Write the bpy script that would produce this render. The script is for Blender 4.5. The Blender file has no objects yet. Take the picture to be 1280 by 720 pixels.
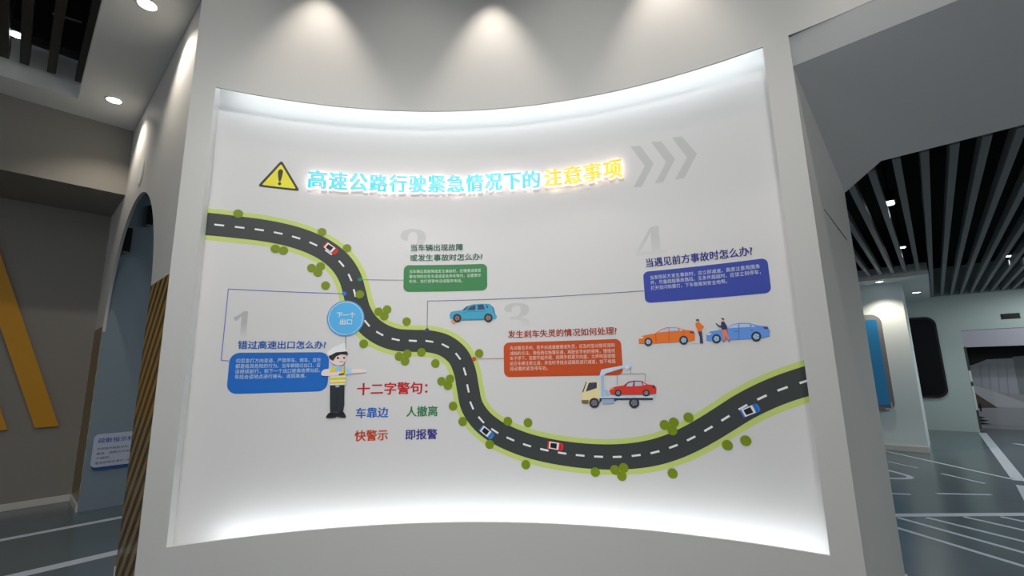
import bpy, bmesh, math, random
from math import sin, cos, pi, radians, atan2, sqrt, floor
from mathutils import Vector, Matrix

scene = bpy.context.scene
COL = scene.collection
random.seed(4)

# ------------------------------------------------------------------ camera
CAM = Vector((0, 0, 1.5))
F_PX, TILT, ROLL, YAW = 569.0, radians(10.3), radians(1.13), radians(42.4)
_fh = Vector((-sin(YAW), cos(YAW), 0)); _r0 = Vector((cos(YAW), sin(YAW), 0)); _z = Vector((0, 0, 1))
C_F = _fh * cos(TILT) + _z * sin(TILT); _u0 = -_fh * sin(TILT) + _z * cos(TILT)
C_R = _r0 * cos(ROLL) - _u0 * sin(ROLL); C_U = _r0 * sin(ROLL) + _u0 * cos(ROLL)
cam = bpy.data.cameras.new('camera'); cam.sensor_width = 36; cam.lens = F_PX / 1280 * 36
cam.clip_start = 0.02
cam_o = bpy.data.objects.new('camera', cam); COL.objects.link(cam_o)
cam_o.matrix_world = Matrix(((C_R.x, C_U.x, -C_F.x, CAM.x), (C_R.y, C_U.y, -C_F.y, CAM.y), (C_R.z, C_U.z, -C_F.z, CAM.z), (0, 0, 0, 1)))
scene.camera = cam_o

# ------------------------------------------------------------------ exposure, world
vs = scene.view_settings
scene.display_settings.display_device = 'sRGB'
vs.view_transform = 'Standard'; vs.look = 'None'; vs.exposure = 0.0; vs.gamma = 1.0; vs.use_curve_mapping = False
world = bpy.data.worlds.new('world'); scene.world = world; world.use_nodes = True
bg = world.node_tree.nodes['Background']; bg.inputs[0].default_value = (0.93, 0.97, 1.0, 1); bg.inputs[1].default_value = 0.50

E_LED = 7.2          # niche cove strips
E_SPOT = 80.0        # wall washers over the niche
E_ARCH = 54.0        # downlights over the arched wall
E_HALL = 210.0       # downlights of the right hall and its added fill spots
E_FLOOD = 266.0      # added flood fill that lights the display evenly
E_ROW = 17.0         # second row of ceiling lamps before the wall
FLZ = -0.065         # floor level

# ------------------------------------------------------------------ materials
def lin(c):
    c /= 255.0
    return c / 12.92 if c <= 0.04045 else ((c + 0.055) / 1.055) ** 2.4

def alb(r, g, b, f=0.64):
    """albedo of a print whose photographed sRGB value is r,g,b on a panel lit to about f"""
    return tuple(min(0.9, lin(v) / f) for v in (r, g, b))

MATS = {}
def mat(name, col, rough=0.6, emit=None, strength=0.0, noise=0.0, spec=0.3, metal=0.0):
    if name in MATS: return MATS[name]
    m = bpy.data.materials.new(name); m.use_nodes = True
    nt = m.node_tree; b = nt.nodes['Principled BSDF']
    b.inputs['Base Color'].default_value = (*col, 1); b.inputs['Roughness'].default_value = rough
    b.inputs['Specular IOR Level'].default_value = spec; b.inputs['Metallic'].default_value = metal
    if noise:
        tc = nt.nodes.new('ShaderNodeTexCoord'); n = nt.nodes.new('ShaderNodeTexNoise'); n.inputs['Scale'].default_value = 1.7; n.inputs['Detail'].default_value = 5
        rmp = nt.nodes.new('ShaderNodeMixRGB'); rmp.inputs[1].default_value = (*[c * (1 - noise) for c in col], 1); rmp.inputs[2].default_value = (*[min(1, c * (1 + noise)) for c in col], 1)
        nt.links.new(tc.outputs['Object'], n.inputs['Vector']); nt.links.new(n.outputs['Fac'], rmp.inputs[0]); nt.links.new(rmp.outputs[0], b.inputs['Base Color'])
    if emit:
        b.inputs['Emission Color'].default_value = (*emit, 1); b.inputs['Emission Strength'].default_value = strength
    MATS[name] = m
    return m

WALL = mat('white wall paint', (0.60, 0.60, 0.585), 0.55, noise=0.02)
PANEL = mat('white display print', (0.72, 0.715, 0.715), 0.5)
REVEAL = mat('white reveal', (0.82, 0.82, 0.82), 0.5)
GREYWALL = mat('warm grey wall paint', (0.27, 0.257, 0.235), 0.6, noise=0.04)
PASSAGE = mat('blue grey wall paint', (0.21, 0.28, 0.33), 0.55, noise=0.03)
HALLWALL = mat('pale green grey wall', (0.40, 0.47, 0.46), 0.55, noise=0.02)
PILLAR = mat('pale hall pillar paint', (0.74, 0.82, 0.85), 0.5)
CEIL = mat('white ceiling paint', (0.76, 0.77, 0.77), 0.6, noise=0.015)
SOFFIT_SHADE = mat('soffit darkened for shade', (0.40, 0.42, 0.43), 0.6, noise=0.015)  # shade on the sloped soffit is put into this darker base colour
FLOOR = mat('blue grey epoxy floor', (0.112, 0.145, 0.167), 0.22, noise=0.10, spec=0.45)
LINE = mat('white floor marking', (0.55, 0.60, 0.68), 0.5)
VOID = mat('black ceiling void', (0.006, 0.006, 0.006), 0.8, spec=0.1)
SLAT = mat('charcoal ceiling slat', (0.24, 0.255, 0.262), 0.5)
SLATB = mat('dark ceiling slat', (0.035, 0.035, 0.033), 0.5)
BASE = mat('white baseboard', (0.62, 0.61, 0.58), 0.4)
YEL = mat('yellow board', (0.62, 0.30, 0.02), 0.45, noise=0.06)
LENS = mat('lit lamp lens', (1, 1, 1), 0.5, (1.0, 0.95, 0.86), 12.0)
LENSC = mat('lit cool lamp lens', (1, 1, 1), 0.5, (0.92, 0.98, 1.0), 9.0)
TRIM = mat('white lamp trim', (0.75, 0.75, 0.74), 0.4)
BLACK = mat('black plastic', (0.010, 0.010, 0.011), 0.35)
LEDM = mat('led strip light', (1, 1, 1), 0.5, (0.90, 0.97, 1.0), E_LED)

# ------------------------------------------------------------------ object helpers
def link(name, me, m, parent=None):
    o = bpy.data.objects.new(name, me); COL.objects.link(o)
    for k in (m if isinstance(m, (list, tuple)) else [m]): me.materials.append(k)
    if parent: o.parent = parent
    return o

def tag(o, label=None, cat=None, group=None, kind=None):
    if label: o['label'] = label
    if cat: o['category'] = cat
    if group: o['group'] = group
    if kind: o['kind'] = kind
    return o

def empty(name, loc=(0, 0, 0), label=None, cat=None, group=None):
    o = bpy.data.objects.new(name, None); COL.objects.link(o); o.location = loc; o.empty_display_size = 0.1
    return tag(o, label, cat, group)

def bm_obj(name, bm, m, parent=None, smooth=False):
    me = bpy.data.meshes.new(name); bm.to_mesh(me); bm.free()
    if smooth:
        for p in me.polygons: p.use_smooth = True
    return link(name, me, m, parent)

def add_box(bm, x0, x1, y0, y1, z0, z1):
    v = [bm.verts.new((x, y, z)) for x in (x0, x1) for y in (y0, y1) for z in (z0, z1)]
    for f in ((0, 1, 3, 2), (4, 6, 7, 5), (0, 4, 5, 1), (2, 3, 7, 6), (0, 2, 6, 4), (1, 5, 7, 3)): bm.faces.new([v[i] for i in f])

def box(name, x0, x1, y0, y1, z0, z1, m, parent=None, kind=None, bevel=0.0):
    """local = world minus parent location when a parent is given"""
    bm = bmesh.new()
    off = parent.location if parent else Vector((0, 0, 0))
    add_box(bm, x0 - off.x, x1 - off.x, y0 - off.y, y1 - off.y, z0 - off.z, z1 - off.z)
    if bevel: bmesh.ops.bevel(bm, geom=bm.edges[:], offset=bevel, segments=2, profile=0.5, affect='EDGES')
    o = bm_obj(name, bm, m, parent)
    if kind: o['kind'] = kind
    return o

def prism(name, pts, vec, m, parent=None, kind=None, bevel=0.0):
    """polygon pts (3D) extruded along vec"""
    bm = bmesh.new(); off = parent.location if parent else Vector((0, 0, 0))
    a = [bm.verts.new(Vector(p) - off) for p in pts]; b = [bm.verts.new(Vector(p) + Vector(vec) - off) for p in pts]
    n = len(pts)
    bm.faces.new(a); bm.faces.new(b[::-1])
    for i in range(n): bm.faces.new((a[i], b[i], b[(i + 1) % n], a[(i + 1) % n]))
    bmesh.ops.recalc_face_normals(bm, faces=bm.faces[:])
    if bevel: bmesh.ops.bevel(bm, geom=bm.edges[:], offset=bevel, segments=2, profile=0.5, affect='EDGES')
    o = bm_obj(name, bm, m, parent)
    if kind: o['kind'] = kind
    return o

def lathe(bm, prof, n=32, c=(0, 0, 0), cap=True):
    rings = []
    for r, zz in prof:
        rings.append([bm.verts.new((c[0] + r * cos(2 * pi * i / n), c[1] + r * sin(2 * pi * i / n), c[2] + zz)) for i in range(n)])
    for a, b in zip(rings, rings[1:]):
        for i in range(n): bm.faces.new((a[i], a[(i + 1) % n], b[(i + 1) % n], b[i]))
    if cap: bm.faces.new(rings[0][::-1]); bm.faces.new(rings[-1])

def ray(px, py): return C_F + C_R * ((px - 640) / F_PX) - C_U * ((py - 360) / F_PX)
def at_z(px, py, zz): d = ray(px, py); return CAM + d * ((zz - CAM.z) / d.z)
def at_x(px, py, X): d = ray(px, py); return CAM + d * (X / d.x)
def at_y(px, py, Y): d = ray(px, py); return CAM + d * (Y / d.y)

# ------------------------------------------------------------------ the curved front wall
OX, OY, R = -0.051, -0.782, 4.413       # centre and radius of the concave wall
DEPTH = 0.22; RP = R + DEPTH            # face of the recessed display panel
ZB, ZT = 0.33, 3.89                     # opening of the niche
A_L, A_R = radians(-67.72), radians(-7.76)
A_B, A_E = radians(-69.83), radians(-5.55)
TOP = 5.3
def cyl(a, r, zz): return (OX + r * sin(a), OY + r * cos(a), zz)

def arc_block(bm, a0, a1, r0, r1, z0, z1, n):
    """solid curved slab"""
    ring = []
    for i in range(n + 1):
        a = a0 + (a1 - a0) * i / n
        ring.append([bm.verts.new(cyl(a, r, zz)) for r, zz in ((r0, z0), (r0, z1), (r1, z1), (r1, z0))])
    for p, q in zip(ring, ring[1:]):
        for k in range(4): bm.faces.new((p[k], p[(k + 1) % 4], q[(k + 1) % 4], q[k]))
    bm.faces.new(ring[0][::-1]); bm.faces.new(ring[-1])

bm = bmesh.new()
LIP = 0.014
cols = [A_B, A_L] + [A_L + (A_R - A_L) * i / 96 for i in range(1, 96)] + [A_R, A_E]
top_ext = [A_E + (radians(42) - A_E) * i / 40 for i in range(1, 41)]
def sheet(bm, alist, zlist, r, skip=None):
    g = [[bm.verts.new(cyl(a, r, zz)) for zz in zlist] for a in alist]
    for i in range(len(alist) - 1):
        for j in range(len(zlist) - 1):
            if skip and skip(i, j): continue
            bm.faces.new((g[i][j], g[i + 1][j], g[i + 1][j + 1], g[i][j + 1]))
inside = lambda i, j: j == 1 and 1 <= i < len(cols) - 2
sheet(bm, cols, [FLZ, ZB, ZT, TOP], R, inside)                   # front face
sheet(bm, cols, [FLZ, ZB, ZT, TOP], R + LIP, inside)             # back of the lip
ocols = cols[1:-1]
for zz in (ZB, ZT):                                            # lip edges
    g = [(bm.verts.new(cyl(a, R, zz)), bm.verts.new(cyl(a, R + LIP, zz))) for a in ocols]
    for p, q in zip(g, g[1:]): bm.faces.new((p[0], q[0], q[1], p[1]))
# lintel that carries the wall on over the passage to the hall
ext = [A_E] + top_ext
sheet(bm, ext, [3.902, TOP], R); sheet(bm, ext, [3.902, TOP], R + LIP)
g = [(bm.verts.new(cyl(a, R, 3.902)), bm.verts.new(cyl(a, R + LIP, 3.902))) for a in ext]
for p, q in zip(g, g[1:]): bm.faces.new((p[0], q[0], q[1], p[1]))
bmesh.ops.remove_doubles(bm, verts=bm.verts[:], dist=0.0005)
bmesh.ops.recalc_face_normals(bm, faces=bm.faces[:])
wall_front = bm_obj('wall_front', bm, WALL); wall_front['kind'] = 'structure'

CAV = 0.17
bm = bmesh.new()                                               # side reveals and the hidden cove pockets
for a, da in ((A_L, -1), (A_R, 1)):
    q = [cyl(a, R + 0.001, ZB), cyl(a, RP + 0.02, ZB), cyl(a, RP + 0.02, ZT), cyl(a, R + 0.001, ZT)]
    a2 = a + da * 0.0002
    q2 = [cyl(a2, R + LIP, ZB - CAV), cyl(a2, RP + 0.02, ZB - CAV), cyl(a2, RP + 0.02, ZT + CAV), cyl(a2, R + LIP, ZT + CAV)]
    bm.faces.new([bm.verts.new(p) for p in q]); bm.faces.new([bm.verts.new(p) for p in q2])
for zz in (ZB - CAV, ZT + CAV):
    n = 60; g = []
    for i in range(n + 1):
        a = A_L - 0.0005 + (A_R - A_L + 0.001) * i / n
        g.append((bm.verts.new(cyl(a, R + LIP, zz)), bm.verts.new(cyl(a, RP + 0.03, zz))))
    for p, q in zip(g, g[1:]): bm.faces.new((p[0], q[0], q[1], p[1]))
tr = bm_obj('trim_1', bm, REVEAL); tr['kind'] = 'structure'

# ------------------------------------------------------------------ rest of the shell
box('floor', -14, 9, -9, 18, FLZ - 0.12, FLZ, FLOOR, kind='structure')
fl = bpy.data.objects['floor']
box('ceiling', -14, 9, -9, 8, 5.6, 5.75, VOID, kind='structure')

WY = 0.75
bm = bmesh.new()
AX, AR, AS = -6.3625, 1.4375, 2.07
outline = [(-4.215, FLZ), (-4.215, TOP), (-8.6, TOP), (-8.6, FLZ), (-7.80, FLZ), (-7.80, AS)]
outline += [(AX - AR * cos(t), AS + AR * sin(t)) for t in [pi * i / 40 for i in range(1, 40)]]
outline += [(-4.925, AS), (-4.925, FLZ)]
prism('wall_left', [(x, WY, zz) for x, zz in outline], (0, 0.03, 0), WALL, kind='structure')
bm.free()
wl = bpy.data.objects['wall_left']
# pier from the arched wall to the curved front and hidden backs of the niche block
box('wall_passage', -8.02, -7.799, WY + 0.002, 6.2, FLZ, 5.2, PASSAGE, kind='structure')
box('wall_passage_end', -7.92, -0.9, 6.2, 6.35, FLZ, 5.3, PASSAGE, kind='structure')
box('wall_passage_right', -4.9, -4.7, 1.6, 6.2, FLZ, 5.3, PASSAGE, kind='structure')
box('ceiling_passage', -8.0, -4.7, WY + 0.031, 6.2, 4.6, 4.7, PASSAGE, kind='structure')
# recessed wall with the yellow boards, bulkhead above it
box('wall_left_far', -8.8, -8.6, -9, WY + 0.1, FLZ, TOP, GREYWALL, kind='structure')
box('trim_2', -8.6, -7.42, -9, WY - 0.001, 3.83, TOP, GREYWALL, kind='structure')
# soffit with a slatted opening
SZ = 4.72
bm = bmesh.new()
add_box(bm, -7.42, -4.15, 0.17, WY - 0.002, SZ, 5.25)
add_box(bm, -7.42, -6.96, -9, 0.17, SZ, 5.25)
bm_obj('ceiling_left', bm, CEIL)['kind'] = 'structure'

# side of the niche block towards the hall, its back, sloped soffit
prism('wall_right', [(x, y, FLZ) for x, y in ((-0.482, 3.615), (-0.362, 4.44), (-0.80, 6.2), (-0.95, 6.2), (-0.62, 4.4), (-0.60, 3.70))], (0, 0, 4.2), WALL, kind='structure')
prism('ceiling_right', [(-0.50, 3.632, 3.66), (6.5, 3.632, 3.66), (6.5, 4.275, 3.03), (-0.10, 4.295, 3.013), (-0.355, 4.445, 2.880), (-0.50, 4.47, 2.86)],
      (0, 0.0, 0.9), SOFFIT_SHADE, kind='structure')
box('trim_3', -0.478, 6.5, 3.64, 3.70, 3.66, 4.3, mat('fascia darkened for shade', (0.31, 0.315, 0.315), 0.6), kind='structure')  # fascia colour darkened to stand in for its shade

# far hall
HZ = 3.06
FY = 14.93
box('wall_hall_right', 6.3, 6.5, 3.7, 17.5, FLZ, 4.2, HALLWALL, kind='structure')
box('wall_hall_left', -2.6, -2.4, 6.3, FY, FLZ, 4.2, HALLWALL, kind='structure')
bm = bmesh.new()
add_box(bm, -2.6, 0.52, FY, FY + 0.2, FLZ, 4.0); add_box(bm, 0.52, 3.2, FY, FY + 0.2, 2.22, 4.0); add_box(bm, 3.2, 6.5, FY, FY + 0.2, FLZ, 4.0)
bm_obj('wall_hall_far', bm, HALLWALL)['kind'] = 'structure'
box('ceiling_hall', -2.6, 6.5, 4.6, 17.5, 3.75, 3.95, VOID, kind='structure')
box('ceiling_hall_soffit', -2.4, 0.11, 10.45, FY, 2.99, 3.2, CEIL, kind='structure')
box('wall_hall_end', -1.0, 6.5, 17.2, 17.4, FLZ, 3.8, VOID, kind='structure')
pl = box('wall_hall_pillar', -2.4, -0.30, 11.1, 12.6, FLZ, 2.99, PILLAR, kind='structure')
# baseboards
def base(name, x0, x1, y0, y1, h=0.085): box(name, x0, x1, y0, y1, FLZ, FLZ + h, BASE, kind='structure', bevel=0.004)
base('baseboard_left', -8.6, -8.585, -9, WY)
base('baseboard_left_pier', -8.58, -7.805, WY - 0.015, WY)
base('baseboard_left_jamb', -4.945, -4.926, WY - 0.01, WY + 0.13, 0.12)
base('baseboard_pillar', -2.4, -0.29, 11.08, 11.1, 0.10)
base('baseboard_right', -0.365, -0.35, 4.40, 4.46, 0.10)

# hazard striped dado on both piers of the arched wall
hz = bpy.data.materials.new('hazard stripes'); hz.use_nodes = True
nt = hz.node_tree; b = nt.nodes['Principled BSDF']; b.inputs['Roughness'].default_value = 0.3
ge = nt.nodes.new('ShaderNodeNewGeometry'); sp = nt.nodes.new('ShaderNodeSeparateXYZ'); nt.links.new(ge.outputs['Position'], sp.inputs[0])
m1 = nt.nodes.new('ShaderNodeMath'); m1.operation = 'SUBTRACT'; nt.links.new(sp.outputs['X'], m1.inputs[0]); nt.links.new(sp.outputs['Z'], m1.inputs[1])
m2 = nt.nodes.new('ShaderNodeMath'); m2.operation = 'DIVIDE'; m2.inputs[1].default_value = 0.19; nt.links.new(m1.outputs[0], m2.inputs[0])
m3 = nt.nodes.new('ShaderNodeMath'); m3.operation = 'FRACT'; nt.links.new(m2.outputs[0], m3.inputs[0])
m4 = nt.nodes.new('ShaderNodeMath'); m4.operation = 'GREATER_THAN'; m4.inputs[1].default_value = 0.5; nt.links.new(m3.outputs[0], m4.inputs[0])
mx = nt.nodes.new('ShaderNodeMixRGB'); mx.inputs[1].default_value = (0.03, 0.024, 0.018, 1); mx.inputs[2].default_value = (0.36, 0.21, 0.03, 1)
nt.links.new(m4.outputs[0], mx.inputs[0]); nt.links.new(mx.outputs[0], b.inputs['Base Color'])
box('hazard_stripe_panel', -4.925, -4.217, WY - 0.004, WY - 0.0005, FLZ, 2.285, hz, wl)
box('hazard_stripe_panel', -8.58, -7.802, WY - 0.004, WY - 0.0005, 0.045, 2.16, hz, wl)

# ------------------------------------------------------------------ floor markings
def floor_line(p, q, w, ends=None):
    p, q = Vector((p[0], p[1], FLZ)), Vector((q[0], q[1], FLZ)); d = (q - p).normalized(); n = Vector((-d.y, d.x, 0)) * (w / 2)
    prism('floor_line', [p + n + _z * .0002, q + n + _z * .0002, q - n + _z * .0002, p - n + _z * .0002], (0, 0, 0.0015), LINE, fl)
floor_line((-7.11, -5), (-7.11, 5.5), 0.10); floor_line((-5.75, -5), (-5.75, 5.5), 0.14)
FZ = lambda x, y: at_z(x, y, FLZ)
def fpx(a, b, w, e0=0.0, e1=0.0):
    p, q = FZ(*a), FZ(*b); d = (q - p).normalized(); floor_line(p - d * e0, q + d * e1, w)
fpx((1107, 564), (1265, 599), 0.055, 1.0); fpx((1177, 592), (1231, 604.5), 0.045); fpx((1171, 617), (1239, 618.5), 0.045); fpx((1113, 617), (1138, 618), 0.045)
fpx((1110, 577), (1147, 585), 0.035)
fpx((1120, 644), (1280, 643), 0.10, 0.6, 3.0)
fpx((1122, 647), (1280, 691), 0.05, 0.0, 1.5); fpx((1158, 647), (1280, 677), 0.05, 0, 1.5); fpx((1205, 646), (1280, 663), 0.05, 0, 1.5); fpx((1251, 646), (1280, 652), 0.05, 0, 1.5)
fpx((1122, 660), (1280, 708), 0.05, 0.3, 1.5); fpx((1228, 541), (1274, 601), 0.13); fpx((1277, 607), (1290, 630), 0.10)
fpx((1268, 554.5), (1284, 557), 0.10)
lp = [FZ(*p) for p in ((1106, 587), (1122, 591), (1134, 594.5), (1139, 597), (1134, 598.3), (1122, 598.3), (1106, 598))]
for a, b2 in zip(lp, lp[1:]): floor_line(a, b2, 0.075)

# ------------------------------------------------------------------ the display panel and its print
bm = bmesh.new()
n = 120; g = []
zs_ = [ZB - CAV, ZT + CAV]
pa0, pa1 = A_L - 0.001, A_R + 0.001
for i in range(n + 1):
    a = pa0 + (pa1 - pa0) * i / n
    g.append([bm.verts.new(cyl(a, r, zz)) for r, zz in ((RP, zs_[0]), (RP, zs_[1]), (RP + 0.02, zs_[1]), (RP + 0.02, zs_[0]))])
for p, q in zip(g, g[1:]):
    for k in range(4): bm.faces.new((p[k], p[(k + 1) % 4], q[(k + 1) % 4], q[k]))
bm.faces.new(g[0][::-1]); bm.faces.new(g[-1])
bmesh.ops.recalc_face_normals(bm, faces=bm.faces[:])
panel = bm_obj('display_panel', bm, PANEL)
tag(panel, 'large white curved display panel with printed winding road inside the lit niche', 'display panel')

def S(px, py):
    """point of the photo on the panel, as arc length along the wall and height"""
    d = ray(px, py); cx, cy = -OX, -OY
    a = d.x * d.x + d.y * d.y; b_ = 2 * (d.x * cx + d.y * cy); c_ = cx * cx + cy * cy - RP * RP
    t = (-b_ + sqrt(b_ * b_ - 4 * a * c_)) / (2 * a); p = CAM + d * t
    return (atan2(p.x - OX, p.y - OY) * RP, p.z)

def wrap(co, depth): return cyl(co[0] / RP, RP - depth, co[1])

def flat_mesh(bm, depth, step=0.05):
    """bm holds flat faces with x = arc length, y = height: cut it fine and bend it onto the wall"""
    xs = [v.co.x for v in bm.verts]
    if not xs: return
    k = floor(min(xs) / step) + 1
    while k * step < max(xs):
        bmesh.ops.bisect_plane(bm, geom=bm.verts[:] + bm.edges[:] + bm.faces[:], plane_co=(k * step, 0, 0), plane_no=(1, 0, 0)); k += 1
    for f in bm.faces:
        if f.normal.z < 0: f.normal_flip()
    for v in bm.verts: v.co = wrap(v.co, depth + v.co.z)
    for f in bm.faces: f.normal_flip()

LAY = 0.0007
def flat(name, polys, m, layer, parent=None):
    """one print of several closed outlines (arc length, height)"""
    bm = bmesh.new()
    for pts in polys:
        f = bm.faces.new([bm.verts.new((p[0], p[1], 0)) for p in pts])
    bm.normal_update()
    bmesh.ops.triangulate(bm, faces=bm.faces[:])
    bm.normal_update()
    flat_mesh(bm, layer * LAY)
    return bm_obj(name, bm, m, parent or panel)

def smooth(pts, closed=True, k=5):
    out = []; n = len(pts)
    for i in range(n if closed else n - 1):
        p0, p1, p2, p3 = [pts[j % n] if closed else pts[max(0, min(n - 1, j))] for j in (i - 1, i, i + 1, i + 2)]
        for s in range(k):
            t = s / k
            out.append(tuple(0.5 * (2 * b_ + (c_ - a_) * t + (2 * a_ - 5 * b_ + 4 * c_ - d_) * t * t + (-a_ + 3 * b_ - 3 * c_ + d_) * t ** 3) for a_, b_, c_, d_ in zip(p0, p1, p2, p3)))
    if not closed: out.append(pts[-1])
    return out

def disc(c, r, n=28, ry=None): return [(c[0] + r * cos(2 * pi * i / n), c[1] + (ry or r) * sin(2 * pi * i / n)) for i in range(n)]

def rrect(x0, x1, y0, y1, r, n=6):
    o = []
    for cx_, cy_, t0 in ((x1 - r, y1 - r, 0), (x0 + r, y1 - r, 90), (x0 + r, y0 + r, 180), (x1 - r, y0 + r, 270)):
        for i in range(n + 1):
            t = radians(t0 + 90 * i / n); o.append((cx_ + r * cos(t), cy_ + r * sin(t)))
    return o

def stroke(pts, w):
    """outline of an open line of width w"""
    L, Rr = [], []
    for i, p in enumerate(pts):
        a, b_ = Vector(pts[max(0, i - 1)]), Vector(pts[min(len(pts) - 1, i + 1)]); d = (b_ - a).normalized(); nn = Vector((-d.y, d.x)) * (w / 2)
        L.append(tuple(Vector(p) + nn)); Rr.append(tuple(Vector(p) - nn))
    return L + Rr[::-1]

def ink(name, r, g, b_, f=0.64): return mat('print ' + name, alb(r, g, b_, f), 0.5)

# ---- lettering
_cache = {}
def glyphs(txt, bold=0.0, res=3, extrude=0.0):
    """mesh of a text, ink box scaled to the unit square; returns bmesh and aspect"""
    c = bpy.data.curves.new('text', 'FONT'); c.body = txt; c.offset = bold; c.resolution_u = res; c.fill_mode = 'BOTH'; c.extrude = extrude
    o = bpy.data.objects.new('text', c); COL.objects.link(o)
    dg = bpy.context.evaluated_depsgraph_get(); dg.update()
    me = bpy.data.meshes.new_from_object(o.evaluated_get(dg))
    bm = bmesh.new(); bm.from_mesh(me)
    bpy.data.objects.remove(o); bpy.data.curves.remove(c); bpy.data.meshes.remove(me)
    x0, x1 = min(v.co.x for v in bm.verts), max(v.co.x for v in bm.verts); y0, y1 = min(v.co.y for v in bm.verts), max(v.co.y for v in bm.verts)
    for v in bm.verts: v.co.x = (v.co.x - x0) / (x1 - x0); v.co.y = (v.co.y - y0) / (y1 - y0)
    return bm

def lettering(name, lines, m, layer, parent=None, bold=0.008):
    """lines: (text, s0, s1, z0, z1) ink boxes on the wall; all lines become one print"""
    big = bmesh.new()
    for txt, s0, s1, z0, z1 in lines:
        base_bm = glyphs(txt, 0.0)
        e = bold * (z1 - z0)
        for dx, dz in (((-e, 0), (e, 0), (0, -e * .6), (0, e * .6)) if bold else ((0, 0),)):
            bm = base_bm.copy()
            for v in bm.verts: v.co = Vector((s0 + e + v.co.x * (s1 - s0 - 2 * e) + dx, z0 + e * .6 + v.co.y * (z1 - z0 - 1.2 * e) + dz, 0))
            bm.normal_update(); flat_mesh(bm, layer * LAY, 0.12)
            me = bpy.data.meshes.new('tmp'); bm.to_mesh(me); bm.free(); big.from_mesh(me); bpy.data.meshes.remove(me)
        base_bm.free()
    return bm_obj(name, big, m, parent or panel)

def tbox(txt, l, r, top, bot):
    """ink box from photo points: left edge middle, right edge middle, heights at the left"""
    a, b_ = S(*l), S(*r)
    t, bo = S(l[0], top), S(l[0], bot)
    return (txt, a[0], b_[0], bo[1], t[1])

# ---- road
dash_px = [(252, 279.3), (274.1, 281.4), (299.6, 284.3), (324.2, 287.3), (347.8, 291.4), (370.3, 297), (391.7, 304.9), (410.8, 315.4), (426.8, 329.6), (437.6, 346.9), (443.4, 366.2), (448.6, 386.5),
           (458.8, 404.2), (474.7, 416.9), (494.6, 424.4), (516, 426), (536.8, 426.7), (556.7, 432.2), (572.6, 445.3), (581, 464.3), (585, 485.5), (589.7, 506.8), (601.5, 524.8), (618.5, 538.7),
           (638, 548.7), (658.8, 556.5), (680.5, 562.2), (702.7, 566.3), (725.2, 569.2), (748.2, 570.8), (771.5, 571), (795.2, 569.3), (818.7, 565.2), (841.7, 558), (864, 548), (885.5, 536),
           (906.8, 522.8), (928.8, 509), (952.5, 496.8), (978.2, 486), (1006.2, 476.8), (1030, 470)]
ctr = [S(*p) for p in dash_px]
lim0, lim1 = pa0 * RP, pa1 * RP
d0 = (Vector(ctr[0]) - Vector(ctr[1])).normalized()
line_pts = smooth([tuple(Vector(ctr[0]) + d0 * 0.3)] + ctr, closed=False, k=6)
def clip_strip(pts, w):
    bm = bmesh.new(); prev = None
    for i, p in enumerate(pts):
        a, b_ = Vector(pts[max(0, i - 1)]), Vector(pts[min(len(pts) - 1, i + 1)]); d = (b_ - a).normalized(); nn = Vector((-d.y, d.x)) * (w / 2)
        cur = (bm.verts.new((*(Vector(p) + nn), 0)), bm.verts.new((*(Vector(p) - nn), 0)))
        if prev: bm.faces.new((prev[0], prev[1], cur[1], cur[0]))
        prev = cur
    for x, s in ((lim0, -1), (lim1, 1)):
        bmesh.ops.bisect_plane(bm, geom=bm.verts[:] + bm.edges[:] + bm.faces[:], plane_co=(x, 0, 0), plane_no=(s, 0, 0), clear_outer=True)
    bm.normal_update()
    return bm
ROADW, VERGEW = 0.196, 0.278
bm = clip_strip(line_pts, VERGEW); flat_mesh(bm, 1 * LAY)
verge = bm_obj('road_verge_print', bm, ink('verge', 166, 180, 100), panel)
bm = clip_strip(line_pts, ROADW); flat_mesh(bm, 2 * LAY)
road = bm_obj('road_print', bm, ink('asphalt', 50, 54, 54), panel)
dashes = []
for i, c in enumerate(ctr[:-1]):
    if i in (0, 11): continue
    a, b_ = Vector(ctr[i - 1]), Vector(ctr[i + 1]); d = (b_ - a).normalized(); c = Vector(c)
    dashes.append(stroke([tuple(c - d * 0.0355), tuple(c + d * 0.0355)], 0.0155))
for d in dashes: flat('lane_dash_print', [d], ink('dash', 215, 217, 215), 3, road)

# ---- bushes
bush_px = [[(297.8, 267.2)], [(402.6, 290.1)], [(433.9, 310.3)], [(344.3, 311.1), (354.4, 313.3)], [(389.6, 335.1), (400.9, 333), (397.3, 340.7)], [(407.1, 357)], [(449.8, 368.1)],
           [(473.3, 389.6), (483.9, 386.8), (480.3, 395.3)], [(508.3, 401.9)], [(454.6, 429.7)], [(498.9, 445.4), (509.2, 442.2), (506.3, 451.4)], [(526.8, 440.3)], [(544.2, 454.2)], [(599, 441.7)],
           [(551.9, 476.5), (562.5, 473.6), (560, 481.9)], [(566.3, 507.5)], [(578.4, 526.7)], [(612, 555.3)], [(634.8, 526.5)], [(660, 528.3)], [(657.3, 580.7)], [(830.8, 531), (842.3, 528), (840.5, 538)],
           [(860.6, 521.7)], [(744.2, 590)], [(768.7, 587.2), (779.7, 584.7), (777.3, 595)], [(840.8, 591.7)], [(909.2, 556.3)], [(932.2, 550.7)]]
BUSH = ink('bush', 102, 120, 16)
for cl in bush_px:
    bm_polys = [disc(S(*p), 0.0375) for p in cl]
    me = flat('bush_print', bm_polys, BUSH, 6, panel)

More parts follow.
